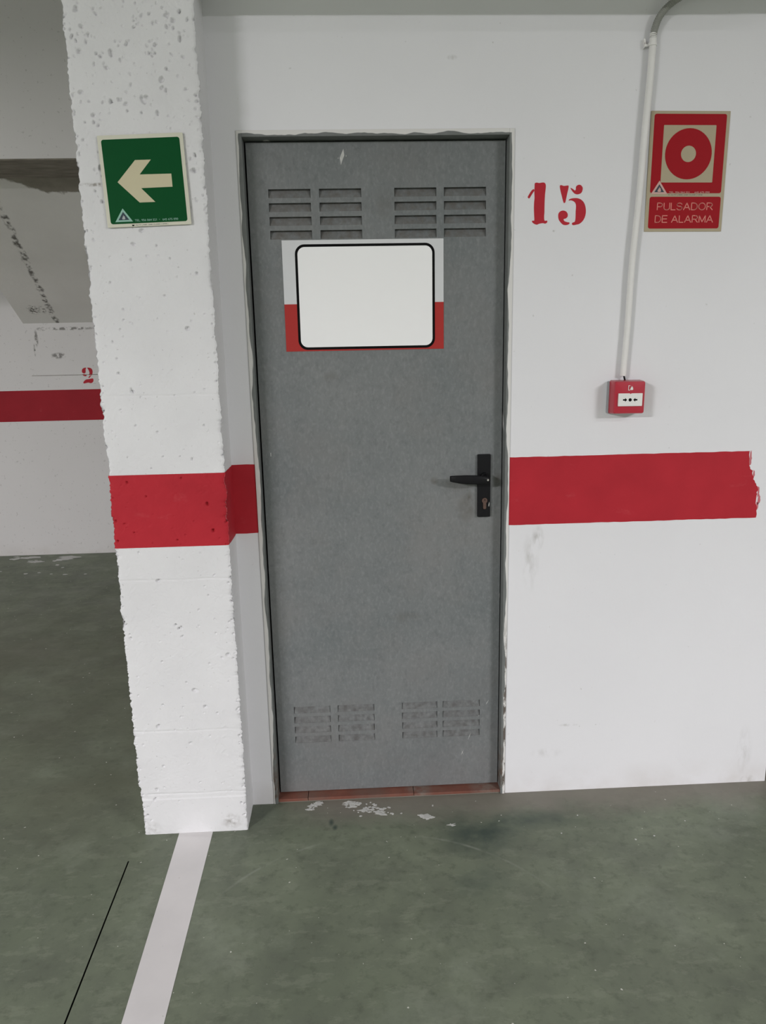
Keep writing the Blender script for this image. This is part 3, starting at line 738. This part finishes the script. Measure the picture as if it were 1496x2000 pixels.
def arc(cx, cy, rx, ry, a0, a1, n=10):
    return [(cx+rx*math.cos(math.radians(a0+(a1-a0)*k/n)), cy+ry*math.sin(math.radians(a0+(a1-a0)*k/n))) for k in range(n+1)]
GLYPH = {   # (width, strokes) with cap height 1
 'P': (0.62, [[(0, 0), (0, 1), (0.33, 1)] + arc(0.33, 0.73, 0.27, 0.27, 90, -90) + [(0, 0.46)]]),
 'U': (0.68, [[(0, 1), (0, 0.32)] + arc(0.34, 0.32, 0.34, 0.32, 180, 360) + [(0.68, 1)]]),
 'L': (0.50, [[(0, 1), (0, 0), (0.50, 0)]]),
 'S': (0.64, [arc(0.32, 0.755, 0.29, 0.245, 15, 250, 14) + arc(0.32, 0.265, 0.31, 0.265, 70, -165, 14)]),
 'A': (0.76, [[(0, 0), (0.38, 1), (0.76, 0)], [(0.13, 0.33), (0.63, 0.33)]]),
 'D': (0.70, [[(0, 0), (0, 1), (0.28, 1)] + arc(0.28, 0.5, 0.42, 0.5, 90, -90, 14) + [(0, 0)]]),
 'O': (0.80, [arc(0.40, 0.5, 0.40, 0.5, 0, 360, 24)]),
 'R': (0.68, [[(0, 0), (0, 1), (0.38, 1)] + arc(0.38, 0.735, 0.265, 0.265, 90, -90) + [(0, 0.47)], [(0.34, 0.47), (0.68, 0)]]),
 'E': (0.60, [[(0.60, 1), (0, 1), (0, 0), (0.60, 0)], [(0, 0.52), (0.55, 0.52)]]),
 'M': (0.76, [[(0, 0), (0, 1), (0.38, 0.06), (0.76, 1), (0.76, 0)]]),
 ' ': (0.20, [])}
def monoline(name, body, x0, x1, y0, y1, z, mat, parent, wt=0.115, th=0.0003):
    gap = 0.19; tot = sum(GLYPH[c][0] for c in body)+gap*(len(body)-1)
    sx, sy = (x1-x0)/tot, (y1-y0); w = wt*sy/2; mm = MB(); cx = 0.0
    for ch in body:
        gw, strokes = GLYPH[ch]
        for st in strokes:
            P = [Vector((x0+(cx+p[0])*sx, y0+w+p[1]*(sy-2*w))) for p in st]
            for a, b in zip(P, P[1:]):
                if (b-a).length < 1e-7: continue
                d = (b-a).normalized(); q = Vector((-d.y, d.x))*w; e = d*w*0.55
                mm.prism([tuple(a-e-q), tuple(b+e-q), tuple(b+e+q), tuple(a-e+q)], z, z+th, lz)
        cx += gw+gap
    return mm.build(name, mat, parent)

# --- exit sign on the column
W, H = 0.2155, 0.2205
sg = empty('exit_sign', face_frame(-0.5046, -CD-0.0040, 1.8922, math.radians(1.7)))
tag(sg, 'square green sign with a cream arrow pointing left, on the white column', 'sign')
U = lambda u, v: ((u-0.5)*W, (v-0.5)*H)
def R(u0, u1, v0, v1, r): 
    a, b = U(u0, v0), U(u1, v1); return rrect(a[0], b[0], a[1], b[1], r, 5)
slab('sign_board', R(0, 1, 0, 1, 0.002), 0, 0.003, M_cream, sg, 0.0004)
slab('green_panel', R(0.042, 0.957, 0.036, 0.955, 0.006), 0.003, 0.0033, M_green, sg)
slab('arrow', [U(*p) for p in ((0.179,0.494),(0.412,0.725),(0.598,0.723),(0.448,0.568),(0.821,0.563),(0.82,0.42),(0.448,0.419),(0.598,0.262),(0.412,0.263))], 0.0033, 0.0036, M_arrow, sg)
tri = lambda a, b, c, k: [tuple((Vector(p)-(Vector(a)+Vector(b)+Vector(c))/3)*k+(Vector(a)+Vector(b)+Vector(c))/3) for p in (a, b, c)]
ta, tb, tc = U(0.201, 0.206), U(0.098, 0.058), U(0.307, 0.058)
lg = slab('logo_triangle', tri(ta, tb, tc, 1), 0.0033, 0.0036, M_pale, sg)
slab('logo_inner', tri(ta, tb, tc, 0.62), 0.0036, 0.0038, M_navy, lg)
def flame(cx, cy, s):
    return [(cx+x*s, cy+y*s) for x, y in ((0,1.0),(0.22,0.45),(0.42,0.62),(0.48,0.1),(0.62,-0.35),(0.40,-0.6),(-0.40,-0.6),(-0.62,-0.35),(-0.40,0.05),(-0.30,0.5),(-0.15,0.25))]
fx, fy = (ta[0]+tb[0]+tc[0])/3, (ta[1]+tb[1]+tc[1])/3
slab('logo_flame', flame(fx, fy-0.001, 0.0068), 0.0038, 0.0040, M_palegrey, lg)
a, b = U(0.331, 0.056), U(0.592, 0.080); text('lettering', 'TEL. 956 064 521', a[0], b[0], a[1], b[1], 0.0033, M_pale, sg, bold=0.008)
a, b = U(0.620, 0.066), U(0.630, 0.070); slab('dash', [(a[0], a[1]), (b[0], a[1]), (b[0], b[1]), (a[0], b[1])], 0.0033, 0.0036, M_pale, sg)
a, b = U(0.661, 0.054), U(0.847, 0.078); text('lettering', '645 675 090', a[0], b[0], a[1], b[1], 0.0033, M_pale, sg, bold=0.008)
a, b = U(0.332, 0.007), U(0.720, 0.023); text('small_print', 'ALTY | REF. SAB CLASE | UNE |', a[0], b[0], a[1], b[1], 0.003, M_navy, sg)
a, b = U(0.292, 0.008), U(0.318, 0.024); slab('small_mark', [(a[0], b[1]), (a[0], a[1]), ((a[0]+b[0])/2, a[1]-0.0005), (b[0], a[1]), (b[0], b[1]), ((a[0]+b[0])/2, b[1]-0.001)], 0.003, 0.0033, M_ink, sg)

# --- alarm button sign on the wall
W, H = 0.2245, 0.3170
sg = empty('alarm_sign', face_frame(0.9730, -0.0005, 1.9268, math.radians(-0.6)))
tag(sg, 'red and cream fire alarm sign reading PULSADOR DE ALARMA beside the white pipe', 'sign')
slab('sign_board', R(0, 1, 0, 1, 0.001), 0, 0.0015, M_tan, sg, 0.0003)
slab('red_panel', R(0.044, 0.958, 0.324, 0.976, 0.006), 0.0015, 0.0018, M_sred, sg)
slab('cream_panel', R(0.170, 0.833, 0.414, 0.885, 0.0015), 0.0018, 0.0021, M_tan, sg)
c = U(0.502, 0.650)
ring = slab('red_disc', circle(c[0], c[1], 0.0667), 0.0021, 0.0024, M_sred, sg)
slab('disc_centre', circle(c[0], c[1], 0.0213), 0.0024, 0.0027, M_tan, ring)
slab('text_panel', R(0.045, 0.962, 0.026, 0.295, 0.006), 0.0015, 0.0018, M_sred, sg)
a, b = U(0.150, 0.181), U(0.862, 0.246); monoline('lettering', 'PULSADOR', a[0], b[0], a[1], b[1], 0.0018, M_pink, sg)
a, b = U(0.132, 0.075), U(0.877, 0.139); monoline('lettering', 'DE ALARMA', a[0], b[0], a[1], b[1], 0.0018, M_pink, sg)
ta, tb, tc = U(0.157, 0.429), U(0.057, 0.318), U(0.267, 0.318)
lg = slab('logo_triangle', tri(ta, tb, tc, 1), 0.0018, 0.0022, M_pinklogo, sg)
slab('logo_inner', tri(ta, tb, tc, 0.60), 0.0022, 0.0024, M_navy, lg)
fx, fy = (ta[0]+tb[0]+tc[0])/3, (ta[1]+tb[1]+tc[1])/3
slab('logo_flame', flame(fx, fy-0.001, 0.0085), 0.0024, 0.0026, M_pinklogo, lg)
a, b = U(0.288, 0.3265), U(0.551, 0.3385); text('small_print', 'TEL. 956 064 521', a[0], b[0], a[1], b[1], 0.0018, M_pinklogo, sg)
a, b = U(0.617, 0.3265), U(0.810, 0.3385); text('small_print', '645 675 090', a[0], b[0], a[1], b[1], 0.0018, M_pinklogo, sg)
a, b = U(0.281, 0.3045), U(0.722, 0.3150); text('small_print', 'M ALTY | REF. SAB CLASE | UNE', a[0], b[0], a[1], b[1], 0.0015, M_navy, sg)

# --- notice on the door
ps = empty('door_notice', face_frame(0.0556, LY-0.0004, 1.6103, math.radians(-0.1)))
tag(ps, 'white and red notice with an added blank black-outlined redaction panel, fixed to the grey door', 'notice')
hw, h0, hm, h1 = 0.2318, -0.1553, -0.0215, 0.1545
slab('white_sheet', [(-hw, hm), (hw, hm), (hw, h1), (-hw, h1)], 0, 0.0012, M_pwhite, ps)
slab('red_sheet', [(-hw, h0), (hw, h0), (hw, hm), (-hw, hm)], 0, 0.0012, M_pred, ps)
bx0, bx1, by0, by1 = -0.1955, 0.2060, -0.1515, 0.1430
pn = slab('redaction_outline', rrect(bx0, bx1, by0, by1, 0.027, 8), 0.0012, 0.0016, M_ink, ps)  # added stand-in for a redaction mark over the notice's unknown content
slab('redaction_panel', rrect(bx0+0.0073, bx1-0.0073, by0+0.0073, by1-0.0073, 0.0205, 8), 0.0016, 0.0020, M_blank, ps)

# --- fire alarm call point
cp = empty('alarm_call_point', face_frame(0.8210, 0.0, 1.3040, math.radians(-0.5)))
tag(cp, 'small red fire alarm call point with a white press panel on the wall', 'alarm button')
slab('back_box', rrect(-0.0505, 0.044, -0.0490, 0.046, 0.004), 0, 0.016, M_backbox, cp, 0.001)
m = MB(); ow, oh = 0.0457, 0.0472
lev = [(0.010, 1.03, 0.006), (0.014, 1.05, 0.006), (0.046, 1.0, 0.005), (0.0515, 0.985, 0.005), (0.0545, 0.955, 0.0055)]
for zz, k, r in lev: m.v += [(p[0], p[1], zz) for p in rrect(-ow*k, ow*k, -oh*k, oh*k, r, 4)]
nn = 20
for i in range(len(lev)-1):
    for k in range(nn):
        k2 = (k+1) % nn; m.f.append((i*nn+k, i*nn+k2, (i+1)*nn+k2, (i+1)*nn+k))
m.f.append(tuple(range(nn))[::-1])
# bowed face: strips across x
base = (len(lev)-1)*nn
rim = m.v[base:base+nn]
m.v.append((0, 0, 0.0585)); ci = len(m.v)-1
for k in range(nn): m.f.append((base+k, base+(k+1) % nn, ci))
me = m.mesh('housing')
hs = link('housing', me, M_cred, cp)
me.polygons.foreach_set('use_smooth', [True]*len(me.polygons))
try:
    me.set_sharp_from_angle(angle=math.radians(35))
except Exception: pass
pnl = slab('press_panel', rrect(-0.0350, 0.0360, -0.0245, 0.0125, 0.0012, 3), 0.0550, 0.0600, M_cwhite, cp, 0.0004)
def arrow(x0, s):
    return [(x0, 0.0022), (x0+s*0.0062, 0.0022), (x0+s*0.0062, 0.0056), (x0+s*0.0122, 0), (x0+s*0.0062, -0.0056), (x0+s*0.0062, -0.0022), (x0, -0.0022)]
cyy = -0.0063
for nm, ol in (('arrow_mark', arrow(-0.0215, 1)), ('arrow_mark', arrow(0.0210, -1)), ('dot_mark', circle(-0.0003, 0, 0.0047, n=24))):
    slab(nm, [(p[0], p[1]+cyy) for p in ol], 0.0600, 0.0603, M_ink, pnl)
slab('notch', [(-0.003, 0.0126), (0.003, 0.0126), (0, 0.0105)], 0.0600, 0.0604, M_cred, pnl)
ic = slab('fire_symbol', flame(0.0035, 0.0265, 0.0075), 0.0562, 0.0575, M_cwhite, cp)
slab('house_symbol', [(-0.0065, 0.0350), (-0.0010, 0.0350), (-0.0010, 0.0335), (-0.0052, 0.0335), (-0.0052, 0.0225), (-0.0010, 0.0225), (-0.0010, 0.0210), (-0.0065, 0.0210)], 0.0562, 0.0575, M_cwhite, cp)

# --- conduits
P0, P1 = Vector((0.8520, -0.0150, 2.2745)), Vector((0.8134, -0.0135, 1.3650))
pts = []; rad = []
for k in range(25):
    t = k/24; p = P0.lerp(P1, t)
    p.x += 0.0016*math.sin(t*7.0)+0.0010*math.sin(t*17)
    pts.append(tuple(p)); rad.append(0.0095-0.0008*t if k else 0.0090)
pipe = MB().tube(pts, rad, 20).build('rigid_conduit', M_pipe, None, 0, True)
tag(pipe, 'straight white pipe running down the wall to the red call point', 'pipe')
try: pipe.data.set_sharp_from_angle(angle=math.radians(50))
except Exception: pass
cb = MB().tube([(0.8150, -0.0135, 1.3680), (0.8172, -0.0140, 1.3600), (0.8195, -0.0150, 1.3505)], 0.0027, 10).build('cable', M_black, None, 0, True)
tag(cb, 'short black cable between the white pipe and the red call point', 'cable')
# corrugated flexible conduit: rises from the pipe and bends to the right
ctrl = [(0.8515, -0.015, 2.262), (0.8550, -0.016, 2.286), (0.8650, -0.019, 2.3125), (0.8830, -0.026, 2.3340), (0.9090, -0.040, 2.3500), (0.9450, -0.062, 2.3590), (1.0000, -0.092, 2.3620), (1.0700, -0.118, 2.3600), (1.1500, -0.128, 2.3580), (1.2300, -0.125, 2.3540), (1.3000, -0.118, 2.3460), (1.3650, -0.110, 2.3380)]
pts = []
for i in range(len(ctrl)-1):
    p0 = Vector(ctrl[max(i-1, 0)]); p1 = Vector(ctrl[i]); p2 = Vector(ctrl[i+1]); p3 = Vector(ctrl[min(i+2, len(ctrl)-1)])
    L = (p2-p1).length; kk = max(4, int(L/0.0011))
    for j in range(kk):
        t = j/kk
        pts.append(tuple(0.5*((2*p1)+(p2-p0)*t+(2*p0-5*p1+4*p2-p3)*t*t+(3*p1-p0-3*p2+p3)*t**3)))
rad = [0.0088+0.0009*math.sin(i*math.tau/4) for i in range(len(pts))]
fx_ = MB().tube(pts, rad, 14).build('flexible_conduit', M_flex, None, 0, True)
tag(fx_, 'grey corrugated hose curving to the right from the top of the white pipe', 'hose')
m = MB(); ps_ = []
for k in range(13):
    a = math.radians(-100+200*k/12); ps_.append((0.8512+0.0112*math.sin(a), -0.0150-0.0112*math.cos(a)))
q = [(p[0], p[1]) for p in ps_]; inner = [(0.8512+(p[0]-0.8512)*0.88, -0.0150+(p[1]+0.0150)*0.88) for p in ps_][::-1]
m.prism(q+inner, 2.2430, 2.2500, lambda p, z: (p[0], p[1], z))
clip = empty('pipe_clip', Matrix.Translation((0.8512, 0, 2.2465)))
tag(clip, 'small white clip holding the top of the white pipe to the wall', 'clip')
b_ = m.build('band', M_pipe, clip); b_.matrix_parent_inverse = Matrix.Translation((-0.8512, 0, -2.2465))
m = MB().prism(spline([(0.8285, 2.262), (0.8330, 2.262), (0.8350, 2.254), (0.8330, 2.244), (0.8300, 2.240), (0.8315, 2.249)], 4), 0.0, -0.010, wy)
m.box(0.8310, 0.8420, -0.012, -0.009, 2.2435, 2.2495)
b_ = m.build('wall_tab', M_pipe, clip, 0.0006); b_.matrix_parent_inverse = Matrix.Translation((-0.8512, 0, -2.2465))
b_ = MB().tube([(0.8322, -0.0098, 2.2520), (0.8322, -0.0120, 2.2520)], 0.0024, 10).build('screw', M_screw, clip); b_.matrix_parent_inverse = Matrix.Translation((-0.8512, 0, -2.2465))
